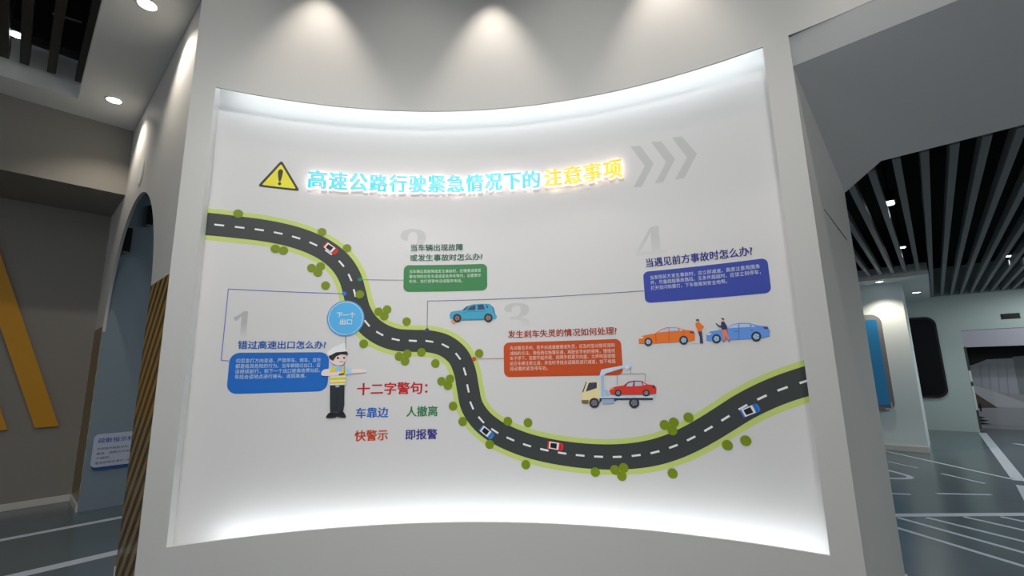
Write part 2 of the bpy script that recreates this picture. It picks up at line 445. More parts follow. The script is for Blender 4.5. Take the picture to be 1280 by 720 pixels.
# ---- connector lines and dots
CON = ink('connector', 96, 96, 140); 
def conn(pxs, dot, rgb, lw=0.006, lrgb=None):
    pts = [S(*p) for p in pxs]
    o = flat('connector_line_print', [stroke([a, b_], lw) for a, b_ in zip(pts, pts[1:])], ink('connector ' + str(lrgb), *(lrgb or (110, 110, 140))), 4, panel)
    flat('connector_dot_print', [disc(S(*dot), 0.019)], ink('dot ' + str(rgb), *rgb), 7, o)
conn([(430.5, 367.1), (285.5, 361.2), (276.5, 450.6), (286, 451.2)], (430.5, 367.1), (40, 96, 190), lrgb=(84, 96, 165))
conn([(450.2, 349.5), (504.5, 350.2)], (450.2, 349.5), (32, 110, 84), lrgb=(110, 130, 130))
conn([(592.6, 448.7), (630, 448.0)], (592.6, 448.7), (170, 70, 30), lrgb=(150, 120, 110))
conn([(533.9, 413), (534.5, 376.3), (600, 374.6), (660, 372.3), (740, 367.8), (805, 363.5)], (533.9, 413), (52, 56, 120), lrgb=(100, 98, 125))

# ---- big pale numerals: ink that fades out downwards
def fade_ink(name, z0, z1, dark):
    m = mat('print fade ' + name, (0.7, 0.7, 0.7), 0.5); nt = m.node_tree; b = nt.nodes['Principled BSDF']
    ge = nt.nodes.new('ShaderNodeNewGeometry'); sp = nt.nodes.new('ShaderNodeSeparateXYZ'); nt.links.new(ge.outputs['Position'], sp.inputs[0])
    mr = nt.nodes.new('ShaderNodeMapRange'); mr.inputs[1].default_value = z0; mr.inputs[2].default_value = z1; nt.links.new(sp.outputs['Z'], mr.inputs[0])
    mx = nt.nodes.new('ShaderNodeMixRGB'); mx.inputs[1].default_value = (0.72, 0.715, 0.715, 1); mx.inputs[2].default_value = (*dark, 1)
    nt.links.new(mr.outputs[0], mx.inputs[0]); nt.links.new(mx.outputs[0], b.inputs['Base Color'])
    return m
for ch, l, r, t, bo, dark in (('\U0001d7cf', 291, 315, 389, 432, (0.50, 0.505, 0.51)), ('\U0001d7d0', 500, 534, 286, 333, (0.59, 0.595, 0.60)), ('\U0001d7d1', 630, 663.5, 378.5, 418, (0.60, 0.61, 0.605)), ('\U0001d7d2', 794, 833, 283.5, 331, (0.59, 0.605, 0.60))):
    s0, s1 = S(l, (t + bo) / 2)[0], S(r, (t + bo) / 2)[0]; z1, z0 = S((l + r) / 2, t)[1], S((l + r) / 2, bo)[1]
    lettering('numeral_print', [(ch, s0, s1, z0, z1)], fade_ink(ch, z0 + 0.05, z1 - 0.1, dark), 1, panel, bold=0)

# ---- chevrons
chev = [[(788, 183), (800, 182), (817, 204.5), (802, 233.7), (792, 234.5), (806, 207.5)], [(813.8, 177.5), (826.3, 176.5), (843.8, 198.8), (828.8, 228), (818.8, 229.5), (832.5, 202.5)],
        [(840, 172), (852, 170.5), (871.3, 192), (855.5, 222.5), (843.8, 224.5), (858.8, 197)]]
for c in chev: flat('chevron_print', [[S(*p) for p in c]], ink('chevron', 163, 164, 163), 1, panel)

# ---- text boxes
def textbox(quad, r, rgb, head, body, head_rgb, hb=0.026, body_rgb=(196, 200, 204)):
    q = [S(*p) for p in quad]
    s0, s1 = (q[0][0] + q[3][0]) / 2, (q[1][0] + q[2][0]) / 2; z1, z0 = (q[0][1] + q[1][1]) / 2, (q[2][1] + q[3][1]) / 2
    o = flat('text_box_print', [rrect(s0, s1, z0, z1, r)], ink('box ' + str(rgb), *rgb), 2, panel)
    lettering('heading_print', head, ink('head ' + str(head_rgb), *head_rgb), 5, o, hb)
    lettering('body_text_print', body, ink('body ' + str(body_rgb), *body_rgb), 5, o, 0.0)
    return o
def body_lines(lines, x0s, ys, x1, y1s, h):
    out = []
    full = S(x1, y1s[0])[0]
    n0 = max(len(t) for t in lines)
    for t, x0, y in zip(lines, x0s, ys):
        a = S(x0, y); w = (full - a[0]) * len(t) / n0 * (1.0 if len(t) > n0 - 2 else 0.985)
        if len(t) > n0 - 2: w = full - a[0]
        out.append((t, a[0], a[0] + w, a[1] - h / 2, a[1] + h / 2))
    return out

textbox([(287.5, 440), (410, 441), (411, 489.8), (283, 492)], 0.075, (24, 90, 168),
        [tbox('错过高速出口怎么办?', (297.3, 431), (407.5, 432.5), 425.8, 436.4)],
        body_lines(['切忌急打方向变道、严禁停车、倒车。这些', '都是极其危险的行为。当车辆错过出口，应', '该继续前行，到下一个出口驶离收费站后，', '寻找合适地点进行掉头、返回高速。'],
                   (295, 294.4, 293.8, 293.2), (451, 457.9, 464.6, 471.3), 401, (450.5,), 0.036), (30, 84, 160), body_rgb=(170, 190, 225))
textbox([(505, 331.2), (609, 330), (609.1, 363.1), (504, 364.8)], 0.048, (52, 110, 66),
        [tbox('当车辆出现故障', (513.5, 309.8), (579, 309.4), 305.4, 314.2), tbox('或发生事故时怎么办?', (512.6, 322.3), (603.2, 321), 318, 326.6)],
        body_lines(['当车辆出现故障或发生事故时，应慢慢减速至', '最右侧的应急车道或紧急停车带内，设置警示', '标志，拨打报警电话或服务电话。'], (511.9, 511.6, 511.3), (339.5, 345.7, 351.8), 601.2, (338.5,), 0.033), (40, 92, 68), body_rgb=(178, 198, 182))
textbox([(629.4, 428.4), (776.2, 423.4), (778.9, 468.9), (630.2, 471.7)], 0.05, (166, 64, 24),
        [tbox('发生刹车失灵的情况如何处理?', (634.8, 418.3), (771, 413.9), 413.4, 423.0)],
        body_lines(['先试着拉手刹，若手刹减速缓慢或失灵，应及时尝试使用强制', '减档的方法，用低档位拖慢车速，再配合手刹的使用，慢慢将', '车子停下。若都不起作用，则两手抓紧方向盘，大声鸣笛提醒', '前方车辆注意让道，并及时寻找合适路段进行减速，如下坡路', '段设置的紧急停车处。'],
                   (637.6, 637.6, 637.6, 637.6, 637.6), (435.3, 441.9, 448.1, 454.5, 461), 768.4, (432,), 0.036), (150, 54, 26), body_rgb=(214, 178, 164))
textbox([(804.1, 339.9), (959.3, 322.3), (964.1, 365.3), (806.2, 379.6)], 0.042, (42, 58, 140),
        [tbox('当遇见前方事故时怎么办?', (807.4, 328.8), (940.6, 313.6), 323.2, 334.4)],
        body_lines(['当发现前方发生事故时，应立即减速，高度注意周围条', '件，尽量超越事故路段。无条件超越时，应该立刻停车，', '打开双闪和雾灯，下车撤离到安全地带。'], (812.8, 813.2, 813.8), (347.2, 353.6, 360.2), 950, (332.4,), 0.036), (44, 44, 122), body_rgb=(176, 184, 214))

# ---- slogan
for txt, l, r, t, bo, rgb in (('十二字警句：', (446.4, 486), (534.6, 485.5), 478.7, 494.4, (170, 32, 36)), ('车靠边', (444.7, 516.4), (485.6, 516), 509.8, 523, (34, 92, 168)), ('人撤离', (507.8, 514.6), (547.2, 514.4), 508, 521.2, (46, 112, 70)),
                              ('快警示', (443.3, 545.2), (485, 544.6), 538.2, 552, (172, 62, 34)), ('即报警', (506.8, 543.6), (546.8, 543), 536.8, 550, (48, 46, 120))):
    lettering('slogan_print', [tbox(txt, l, r, t, bo)], ink('slogan ' + txt, *rgb), 2, panel, 0.03)

# ---- round exit sign print
c = S(432.4, 397.9); rr = 0.158
sg = flat('exit_sign_print', [disc(c, rr, 48)], ink('exit rim', 70, 132, 184), 8, panel)
flat('sign_ring_print', [disc(c, rr * 0.925, 48)], ink('exit ring', 186, 206, 220), 9, sg)
flat('sign_field_print', [disc(c, rr * 0.895, 48)], ink('exit field', 74, 152, 200), 10, sg)
lettering('sign_text_print', [tbox('下一个', (421, 393.7), (444.4, 394), 390.2, 397.3), tbox('出口', (425, 402.3), (440.4, 402.3), 398.8, 406)], ink('exit text', 214, 226, 232), 11, sg, 0.03)
flat('sign_post_print', [[S(431.4, 420), S(432.8, 420), S(432.8, 436), S(431.4, 436)]], ink('post', 120, 130, 136), 3, sg)

# ---- illustrations: outlines read from the print
def crop(x0, y0, k): return lambda pts: [S(x0 + a / k, y0 + b_ / k) for a, b_ in pts]
def art(name, K, body, col, layer=8):
    return flat(name, [K(p) for p in body], ink(name + str(col), *col), layer, panel)
def sub(name, K, par, polys, col, layer):
    for p in polys: o = flat(name, [K(p)], ink(str(col), *col), layer, par)
    return o
def wheel(K, par, c, r, layer, tyre=(30, 30, 42), rim=(150, 170, 190), spokes=True):
    w = sub('wheel_print', K, par, [disc(c, r)], tyre, layer)
    rp = [disc(c, r * 0.62)]
    sub('wheel_rim_print', K, par, rp, rim, layer + 1)
    if spokes: sub('wheel_spoke_print', K, par, [[(c[0] - r * .09 + 0 * i, c[1]), (c[0] + r * .6 * cos(t) - r * .07 * sin(t), c[1] + r * .6 * sin(t) + r * .07 * cos(t)), (c[0] + r * .6 * cos(t) + r * .07 * sin(t), c[1] + r * .6 * sin(t) - r * .07 * cos(t))] for i, t in enumerate([k * pi * 2 / 5 for k in range(5)])], tyre, layer + 2)

K = crop(540, 360, 10.283)
suv = art('suv_print', K, [[(232, 395), (226, 350), (245, 308), (290, 298), (385, 286), (440, 240), (520, 211), (650, 202), (745, 206), (790, 250), (810, 320), (834, 362), (826, 392), (780, 402), (670, 408), (380, 412), (270, 408)]], (58, 140, 168))
sub('window_print', K, suv, [[(392, 288), (450, 238), (480, 226), (430, 285)], [(448, 287), (495, 240), (560, 217), (560, 284)], [(588, 217), (662, 213), (682, 274), (588, 281)], [(692, 213), (706, 215), (724, 252), (708, 266)]], (52, 62, 92), 9)
sub('tail_light_print', K, suv, [[(772, 232), (790, 250), (812, 322), (800, 318), (786, 280)]], (56, 60, 90), 9)
sub('door_seam_print', K, suv, [[(390, 320), (470, 300), (640, 300), (700, 292), (700, 297), (640, 306), (470, 306), (392, 326)], [(380, 398), (670, 394), (670, 408), (380, 412)]], (44, 116, 148), 9)
wheel(K, suv, (325, 388), 53, 10, (44, 38, 44), (120, 100, 92)); wheel(K, suv, (725, 384), 55, 10, (44, 38, 44), (128, 108, 100))
sub('oil_leak_print', K, suv, [smooth([(245, 425), (270, 410), (320, 412), (322, 428), (298, 436), (290, 462), (272, 456)])], (216, 128, 92), 9)

K = crop(780, 380, 6.4)
def sedan(name, body, wins, whs, r, col, seam, tail, head):
    o = art(name, K, [body], col)
    sub('window_print', K, o, wins, (156, 172, 196), 9)
    sub('door_seam_print', K, o, seam, tuple(int(v * 0.66) for v in col), 9)
    sub('tail_light_print', K, o, [tail], (96, 44, 40), 9); sub('headlight_print', K, o, [head], (226, 206, 168), 9)
    for w_, rr_ in zip(whs, r): wheel(K, o, w_, rr_, 10, (38, 40, 56), (140, 176, 206))
    return o
sedan('sedan_print', [(119, 318), (117, 280), (150, 254), (250, 235), (300, 200), (345, 186), (420, 184), (480, 206), (555, 214), (570, 240), (566, 288), (540, 297), (230, 315)],
      [[(275, 228), (308, 203), (356, 192), (356, 222)], [(364, 192), (428, 189), (437, 214), (364, 220)], [(444, 195), (478, 215), (446, 214)]], [(195, 303), (478, 289)], (32, 35), (206, 100, 34),
      [[(252, 236), (256, 236), (260, 300), (255, 306)], [(358, 222), (362, 222), (362, 300), (358, 301)], [(476, 210), (480, 210), (478, 240), (474, 240)]], [(524, 220), (560, 222), (562, 234), (530, 234)], [(125, 270), (158, 260), (150, 274), (126, 277)])
sedan('sedan_print', [(661, 294), (659, 246), (690, 220), (780, 206), (830, 190), (868, 162), (920, 152), (1000, 152), (1060, 170), (1150, 180), (1168, 215), (1165, 256), (1100, 274), (800, 290), (690, 296)],
      [[(830, 195), (872, 166), (915, 160), (915, 190)], [(924, 160), (1004, 159), (1012, 183), (924, 189)], [(1020, 163), (1058, 183), (1022, 185)]], [(740, 278), (1058, 260)], (36, 40), (84, 128, 196),
      [[(917, 190), (921, 190), (921, 282), (917, 282)], [(822, 192), (826, 192), (834, 280), (829, 280)], [(884, 218), (910, 217), (910, 222), (884, 223)], [(1008, 208), (1034, 206), (1034, 211), (1008, 213)]], [(1110, 184), (1152, 184), (1152, 202), (1125, 200)], [(668, 238), (702, 232), (690, 246), (668, 250)])
p1 = art('person_print', K, [[(572, 152), (584, 146), (604, 148), (640, 180), (636, 190), (622, 197), (623, 222), (592, 224), (584, 196), (574, 182)]], (206, 98, 38), 11)
sub('head_print', K, p1, [disc((588, 141), 10)], (196, 152, 128), 12); sub('hair_print', K, p1, [smooth([(575, 134), (582, 122), (596, 122), (602, 132), (600, 142), (590, 136)])], (54, 74, 50), 13)
sub('trousers_print', K, p1, [[(592, 222), (623, 220), (634, 306), (634, 314), (608, 314), (606, 262)]], (54, 50, 84), 12); sub('shadow_print', K, p1, [[(530, 316), (545, 314), (610, 315), (610, 319), (545, 319)]], (186, 160, 150), 3)
p2 = art('person_print', K, [[(776, 150), (790, 141), (804, 144), (828, 184), (822, 200), (814, 207), (782, 207), (778, 188), (756, 181), (734, 156), (740, 154), (764, 172), (778, 172)]], (44, 44, 82), 14)
sub('head_print', K, p2, [disc((790, 131), 10)], (196, 152, 128), 15); sub('hair_print', K, p2, [smooth([(776, 118), (784, 113), (798, 116), (802, 126), (798, 130), (786, 122)])], (40, 38, 50), 16)
sub('trousers_print', K, p2, [[(782, 206), (815, 205), (836, 250), (844, 290), (838, 294), (812, 248), (806, 296), (796, 296), (790, 250)]], (206, 110, 72), 15)
sub('shoe_print', K, p2, [[(794, 296), (806, 296), (806, 304), (792, 304)], [(837, 292), (848, 290), (848, 300), (838, 304)]], (74, 44, 52), 15)

K = crop(710, 440, 9.0)
tow = art('tow_truck_print', K, [[(155, 545), (155, 500), (165, 452), (213, 332), (350, 325), (362, 520), (300, 528), (240, 560)]], (208, 186, 138))
sub('windshield_print', K, tow, [[(161, 452), (204, 334), (214, 334), (172, 454)]], (40, 40, 52), 9)
sub('window_print', K, tow, [[(200, 446), (236, 345), (325, 341), (325, 405)]], (54, 52, 78), 9)
sub('bumper_print', K, tow, [[(155, 540), (236, 540), (228, 582), (164, 580), (154, 566)]], (104, 92, 62), 9)
sub('crane_print', K, tow, [[(354, 268), (400, 262), (412, 418), (448, 432), (478, 494), (985, 496), (958, 516), (360, 520)], [(354, 268), (375, 200), (400, 192), (622, 150), (628, 178), (432, 240), (398, 266)], [(622, 152), (680, 115), (715, 112), (716, 164), (690, 184), (645, 184), (628, 178)]], (168, 184, 204), 9)
sub('crane_shade_print', K, tow, [[(370, 268), (400, 264), (410, 500), (380, 500)], [(410, 418), (448, 430), (474, 492), (420, 496)]], (142, 160, 182), 10)
sub('pulley_print', K, tow, [disc((664, 176), 22)], (186, 196, 206), 11)
sub('chassis_print', K, tow, [[(358, 520), (955, 514), (955, 538), (562, 538), (530, 548), (380, 545), (350, 580)]], (42, 44, 60), 9)
sub('tank_print', K, tow, [[(380, 530), (520, 530), (516, 580), (384, 584)]], (132, 150, 172), 10)
sub('cable_print', K, tow, [[(704, 166), (709, 166), (709, 246), (704, 246)], [(548, 243), (872, 240), (872, 245), (548, 248)], [(550, 245), (555, 245), (556, 372), (551, 372)], [(866, 242), (871, 242), (873, 332), (868, 332)], [(340, 214), (358, 210), (358, 236), (345, 240)]], (96, 100, 110), 11)
wheel(K, tow, (296, 572), 56, 11, (42, 40, 50), (108, 108, 120)); wheel(K, tow, (745, 571), 58, 11, (42, 40, 50), (108, 108, 120))
rc = art('red_car_print', K, [[(466, 442), (480, 404), (560, 384), (625, 376), (680, 334), (740, 321), (830, 324), (900, 364), (968, 371), (996, 404), (992, 464), (920, 476), (505, 478), (476, 468)]], (186, 48, 36), 12)
sub('window_print', K, rc, [[(650, 385), (682, 350), (736, 334), (726, 387)], [(752, 333), (824, 334), (842, 378), (752, 384)], [(846, 345), (884, 365), (852, 372)]], (150, 170, 188), 13)
sub('door_seam_print', K, rc, [[(636, 384), (680, 336), (740, 322), (830, 324), (880, 352), (830, 331), (740, 328), (684, 342), (644, 388)], [(742, 332), (748, 332), (748, 386), (742, 388)], [(950, 378), (976, 376), (984, 404), (956, 406)]], (74, 34, 48), 13)
sub('headlight_print', K, rc, [[(478, 408), (516, 400), (512, 416), (474, 424)]], (220, 150, 100), 13)
wheel(K, rc, (565, 460), 37, 14, (38, 38, 48), (120, 130, 132)); wheel(K, rc, (880, 460), 38, 14, (38, 38, 48), (120, 130, 132))

K = crop(390, 420, 6.55)
po = art('police_officer_print', K, [[(147, 268), (200, 243), (280, 258), (326, 264), (326, 312), (281, 315), (282, 400), (148, 405)]], (150, 178, 208), 12)
sub('trousers_print', K, po, [[(148, 404), (268, 402), (266, 560), (256, 620), (150, 622), (148, 560)]], (38, 42, 48), 13)
sub('trouser_seam_print', K, po, [[(204, 430), (208, 430), (208, 620), (203, 620)]], (24, 26, 32), 14)
sub('shoe_print', K, po, [smooth([(118, 668), (124, 648), (150, 625), (205, 630), (200, 662), (160, 670)]), smooth([(200, 655), (205, 628), (250, 615), (278, 650), (276, 666), (240, 666)])], (28, 28, 34), 15)
sub('vest_print', K, po, [[(152, 266), (184, 248), (196, 290), (240, 292), (264, 248), (277, 258), (278, 398), (150, 402)]], (196, 176, 46), 13)
sub('reflective_stripe_print', K, po, [[(149, 330), (279, 324), (279, 336), (149, 342)], [(149, 364), (279, 358), (279, 370), (149, 376)], [(149, 392), (279, 388), (279, 396), (149, 402)]], (196, 200, 190), 14)
sub('collar_print', K, po, [[(186, 262), (212, 250), (252, 252), (240, 284), (216, 276), (200, 290)]], (134, 170, 212), 14)
sub('arm_print', K, po, [smooth([(78, 304), (98, 276), (148, 270), (150, 296), (228, 296), (252, 306), (226, 322), (96, 326)]), [(325, 270), (400, 270), (442, 276), (446, 294), (404, 302), (325, 306)]], (208, 186, 182), 16)
sub('belt_print', K, po, [[(195, 405), (225, 403), (225, 418), (195, 420)]], (150, 160, 168), 14)
hd = sub('face_print', K, po, [smooth([(160, 186), (180, 160), (268, 150), (278, 190), (256, 232), (206, 242), (166, 222), (150, 200)])], (208, 182, 178), 14)
sub('hair_print', K, po, [[(146, 188), (180, 150), (250, 146), (200, 168), (186, 186), (174, 206), (160, 196)]], (58, 40, 40), 15)
sub('eye_print', K, po, [disc((214, 180), 9), disc((264, 179), 8), [(228, 210), (256, 207), (256, 211), (230, 214)]], (74, 40, 40), 16)
sub('cap_print', K, po, [[(124, 136), (172, 95), (250, 62), (272, 58), (280, 132), (200, 142), (144, 166)]], (196, 200, 210), 17)
sub('cap_band_print', K, po, [[(138, 166), (200, 134), (284, 126), (300, 146), (280, 154), (222, 150), (168, 162), (150, 188)]], (40, 34, 40), 18)
sub('whistle_cord_print', K, po, [[(262, 210), (266, 210), (268, 310), (264, 310)], [(222, 308), (262, 302), (264, 318), (222, 322)]], (90, 80, 50), 17)

# small cars driving on the printed road
def road_car(px, ang, col):
    c = Vector(S(*px)); u = Vector((cos(ang), sin(ang))); v = Vector((-u.y, u.x))
    P = lambda a, b_: tuple(c + u * a + v * b_)
    o = flat('road_car_print', [smooth([P(-.062, -.026), P(-.06, -.03), P(.035, -.031), P(.06, -.024), P(.066, 0), P(.06, .024), P(.035, .031), P(-.06, .03), P(-.062, .026)], k=3)], ink('rc' + str(col), *col), 8, panel)
    flat('car_roof_print', [[P(-.055, -.028), P(.025, -.028), P(.028, .028), P(-.055, .028)]], ink('rcw', 206, 206, 208), 9, o)
    flat('window_print', [[P(-.043, -.019), P(.010, -.021), P(.010, .021), P(-.043, .019)]], ink('rck', 24, 24, 28), 10, o)
    flat('hood_line_print', [[P(.038, -.024), P(.043, -.024), P(.045, .024), P(.04, .024)]], ink('rch' + str(col), *[int(k * .7) for k in col]), 10, o)
road_car((413.8, 311), radians(-36), (176, 40, 40)); road_car((608.8, 540.4), radians(-38), (50, 110, 180)); road_car((694.5, 557.3), radians(-8), (192, 40, 48)); road_car((938.2, 512.8), radians(24), (44, 104, 178))

# ---- warning triangle
tri = [S(352, 200.3), S(321.6, 233), S(375, 239)]
cx_, cz_ = sum(p[0] for p in tri) / 3, sum(p[1] for p in tri) / 3
def tri_r(k, rad):
    T = [Vector(((p[0] - cx_) * k + cx_, (p[1] - cz_) * k + cz_)) for p in tri]; out = []
    for i in range(3):
        a, b_, c_ = T[i - 1], T[i], T[(i + 1) % 3]; u = (a - b_).normalized(); w = (c_ - b_).normalized()
        for t in (0, .25, .5, .75, 1): out.append(tuple(b_ + u * rad * (1 - t) ** 2 + w * rad * t ** 2))
    return out
wt = flat('warning_triangle_print', [tri_r(1.0, 0.03)], ink('warn black', 44, 42, 30), 2, panel)
flat('triangle_field_print', [tri_r(0.80, 0.015)], ink('warn yellow', 206, 192, 42), 3, wt)
K = crop(300, 160, 4.0)
sub('exclamation_print', K, wt, [smooth([(190, 224), (194, 212), (203, 207), (212, 211), (215, 222), (205, 262), (198, 268), (193, 260)]), disc((198, 279), 8)], (44, 42, 30), 4)

# ------------------------------------------------------------------ raised lit title letters
FACE_C = mat('lit cyan acrylic', (0.10, 0.55, 0.64), 0.3, (0.06, 0.72, 0.80), 0.32)
FACE_Y = mat('lit yellow acrylic', (0.72, 0.52, 0.02), 0.3, (0.95, 0.68, 0.0), 0.38)
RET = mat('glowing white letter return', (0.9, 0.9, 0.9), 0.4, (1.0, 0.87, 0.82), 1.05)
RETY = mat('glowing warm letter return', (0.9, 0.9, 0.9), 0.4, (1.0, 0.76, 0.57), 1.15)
ORD = ['first', 'second', 'third', 'fourth', 'fifth', 'sixth', 'seventh', 'eighth', 'ninth', 'tenth', 'eleventh', 'twelfth', 'thirteenth', 'fourteenth', 'fifteenth', 'sixteenth',
       'seventeenth', 'eighteenth', 'nineteenth', 'twentieth', 'twenty-first', 'twenty-second', 'twenty-third', 'twenty-fourth']
title = '高速公路行驶紧急情况下的注意事项'
zt0 = (S(384.5, 235)[1] + S(580, 241)[1] + S(676, 238.7)[1] + S(779.5, 225.5)[1]) / 4; zt1 = (S(384.5, 213)[1] + S(779.5, 202)[1]) / 2
sA, sB, sC, sD = S(384.5, 224)[0], S(677, 227)[0], S(680, 227)[0], S(779.5, 213.5)[0]
for i, ch in enumerate(title):
    cy_ = i >= 12
    a, b_, n, k = (sC, sD, 4, i - 12) if cy_ else (sA, sB, 12, i)
    pitch = (b_ - a) / n; s0, s1 = a + pitch * k + pitch * 0.03, a + pitch * (k + 1) - pitch * 0.03
    if ch in '下': z0, z1 = zt0, zt1 - 0.008
    else: z0, z1 = zt0, zt1
    mid = (s0 + s1) / 2
    root = empty('raised_letter', wrap((mid, zt0), 0),
                 ('lit yellow raised character, %s of the four ending the title' % ORD[i - 12]) if cy_ else ('lit cyan raised character, %s after the warning triangle in the title' % ORD[i]), 'sign letter', 'lit raised title characters')
    off = Vector(root.location)
    face, ret = bmesh.new(), bmesh.new()
    for dx, dz in ((-.05, -.028), (.05, -.028), (0, -.028), (-.05, 0), (.05, 0), (-.05, .028), (0, .028), (.05, .028)):
        bm = glyphs(ch, 0.0, 2, 0.5)
        for v in bm.verts: v.co = Vector((s0 + (s1 - s0) * (v.co.x * 0.90 + 0.05 + dx), z0 + (z1 - z0) * (v.co.y * 0.944 + 0.028 + dz), v.co.z))
        bm.normal_update()
        for keep, big in ((True, face), (False, ret)):
            c2 = bm.copy()
            bmesh.ops.delete(c2, geom=[f for f in c2.faces if (f.normal.z > 0.5) != keep], context='FACES')
            for v in c2.verts: v.co = Vector(wrap(v.co, 0.012 + (v.co.z + 0.5) * 0.034)) - off
            me = bpy.data.meshes.new('tmp'); c2.to_mesh(me); c2.free(); big.from_mesh(me); bpy.data.meshes.remove(me)
        bm.free()
    bm_obj('letter_face', face, FACE_Y if cy_ else FACE_C, root)
    bm_obj('letter_return', ret, RETY if cy_ else RET, root)

# ------------------------------------------------------------------ cove strips behind the lips of the niche
def led(z0, z1, a0, a1, label):
    bm = bmesh.new(); arc_block(bm, a0, a1, R + 0.065, R + 0.077, z0, z1, 70)
    bmesh.ops.recalc_face_normals(bm, faces=bm.faces[:])
    tag(bm_obj('led_strip', bm, LEDM), label, 'light strip', None)
led(ZT + 0.060, ZT + 0.090, A_L + 0.02, A_R - 0.004, 'hidden cool white light strip along the top edge of the niche')
led(ZB - 0.070, ZB - 0.040, A_L + 0.055, A_R - 0.004, 'hidden cool white light strip along the bottom edge of the niche')

# ------------------------------------------------------------------ lamps
def spot(name, loc, target, energy, col, ang, blend, size=0.03, parent=None):
    l = bpy.data.lights.new(name, 'SPOT'); l.energy = energy; l.color = col; l.spot_size = radians(ang); l.spot_blend = blend; l.shadow_soft_size = size
    o = bpy.data.objects.new(name, l); COL.objects.link(o); o.location = loc
    o.rotation_euler = (Vector(target) - Vector(loc)).to_track_quat('-Z', 'Y').to_euler()
    return o

def downlight(x, y, zz, label, energy, col=(1.0, 0.90, 0.76), r=0.085, lens=None, ang=95, blend=0.7, tilt=(0, 0), group=None, cat='ceiling light'):
    root = empty('recessed_downlight', (x, y, zz), label, cat, group)
    bm = bmesh.new(); lathe(bm, [(r * 0.80, -0.004), (r * 0.86, -0.008), (r, -0.005), (r * 1.02, 0.0)], 28, cap=False)
    bm_obj('trim_ring', bm, TRIM, root, True)
    bm = bmesh.new(); lathe(bm, [(r * 0.80, -0.003), (r * 0.80, -0.0045)], 28)
    bm_obj('lamp_lens', bm, lens or LENS, root)
    if energy: spot('downlight_lamp', (x, y, zz - 0.02), (x + tilt[0], y + tilt[1], zz - 1.5), energy, col, ang, blend)
    return root

# left soffit
DLs = [at_z(183, 5, SZ), at_z(145, 126, SZ)]
downlight(DLs[0].x, 0.44, SZ, 'round warm downlight in the white soffit nearer the top of the arched wall', E_ARCH, ang=120, tilt=(0, 0.2), group=None)
downlight(DLs[1].x, 0.46, SZ, 'round warm downlight in the white soffit beside the far grey bulkhead', E_ARCH, ang=120, tilt=(0, 0.1), group=None)
# wall washers over the curved wall (above the frame)
box('trim_4', -6, 3.2, -6, 5.5, 5.42, 5.5, CEIL, kind='structure')
for k, ad in enumerate((-57.8, -37.0, -16.2, 4.6)):
    a = radians(ad); p = cyl(a, R - 0.30, 5.41)
    spot('wall_washer_lamp', p, cyl(a, R - 0.16, 4.0), E_SPOT, (1.0, 0.89, 0.77), 62, 0.85, 0.03)

# second row of lamps, further from the wall
for ad in (-68, -47, -27, -6):
    a = radians(ad)
    spot('row_lamp', cyl(a, R - 0.85, 5.41), cyl(a, R - 0.1, 3.4), E_ROW, (1.0, 0.95, 0.89), 130, 1.0, 0.04)

# unseen flood spots added overhead to light the display evenly
for x, y, ad in ((-0.75, -0.35, -68), (-0.45, -0.75, -48), (-0.1, -0.95, -28), (1.0, -1.6, -6)):
    spot('flood_fill', (x, y, 5.34), cyl(radians(ad), R, 1.3), E_FLOOD * (1.5 if ad > -10 else 1.03), (1.0, 0.985, 0.965), 84, 0.9, 0.25)

# unseen lamp added to brighten the dark arched passage
spot('passage_fill', (-6.3, 2.6, 4.5), (-6.9, 2.4, 2.0), 55.0, (0.93, 0.98, 1.0), 160, 0.6, 0.7)

# right hall lamps
downlight(-0.57, 10.72, 2.99, 'small bright downlight in the soffit in front of the pale pillar', E_HALL * 0.30, (1.0, 0.88, 0.70), 0.07, LENSC, ang=112)
downlight(-0.11, 13.03, 2.99, 'small bright downlight in the soffit beside the black wall screen', E_HALL * 0.25, (0.92, 1.0, 0.98), 0.085, LENSC, ang=130)

for hx, hy in ((2.6, 6.5), (4.6, 8.5), (2.9, 10.5), (4.8, 12.8), (2.4, 13.4)):  # unseen fill spots added to brighten the hall walls and slats
    spot('hall_fill', (hx, hy, 3.0), (hx - 0.6, hy + 0.6, 0), E_HALL * 0.42, (0.93, 1.0, 0.99), 165, 0.5, 0.1)

def void_light(px, py, zz, label, twin, energy, r=0.036):
    p = at_z(px, py, zz)
    root = empty('void_spotlight', p, label, 'ceiling light', 'spotlights in the dark ceiling void')
    bm = bmesh.new()
    w = r * (1.5 if not twin else 2.6)
    bx = r * 1.5
    add_box(bm, -bx, bx, -w, w, 0.0, 0.12); bmesh.ops.bevel(bm, geom=bm.edges[:], offset=0.008, segments=2, profile=0.5, affect='EDGES')
    add_box(bm, -0.008, 0.008, -0.008, 0.008, 0.12, (3.75 if zz < 4 else 5.6) - p.z - 0.001)
    bm_obj('lamp_housing', bm, BLACK, root)
    for s in ((-1.15, 1.15) if twin else (0,)):
        bm = bmesh.new(); lathe(bm, [(r, -0.001), (r, -0.01)], 24, c=(0, s * r, 0)); bm_obj('lamp_lens', bm, LENSC, root)
    if energy: spot('void_lamp', p - _z * 0.03, p - _z * 2, energy, (0.93, 0.99, 1.0), 70, 0.8, 0.05)
void_light(1112.5, 253.5, 3.22, 'twin spotlight in the dark hall ceiling, nearest the curved wall', True, E_HALL * .3)
void_light(1128, 309, 3.22, 'single spotlight between ceiling slats behind the twin spotlight', False, E_HALL * .3)
void_light(1137.5, 336, 3.22, 'single small spotlight in the ceiling void just before the hall soffit', False, E_HALL * .2, 0.04)
void_light(1261.5, 320, 3.22, 'single spotlight among the slats above the far doorway side', False, E_HALL * .3, 0.045)
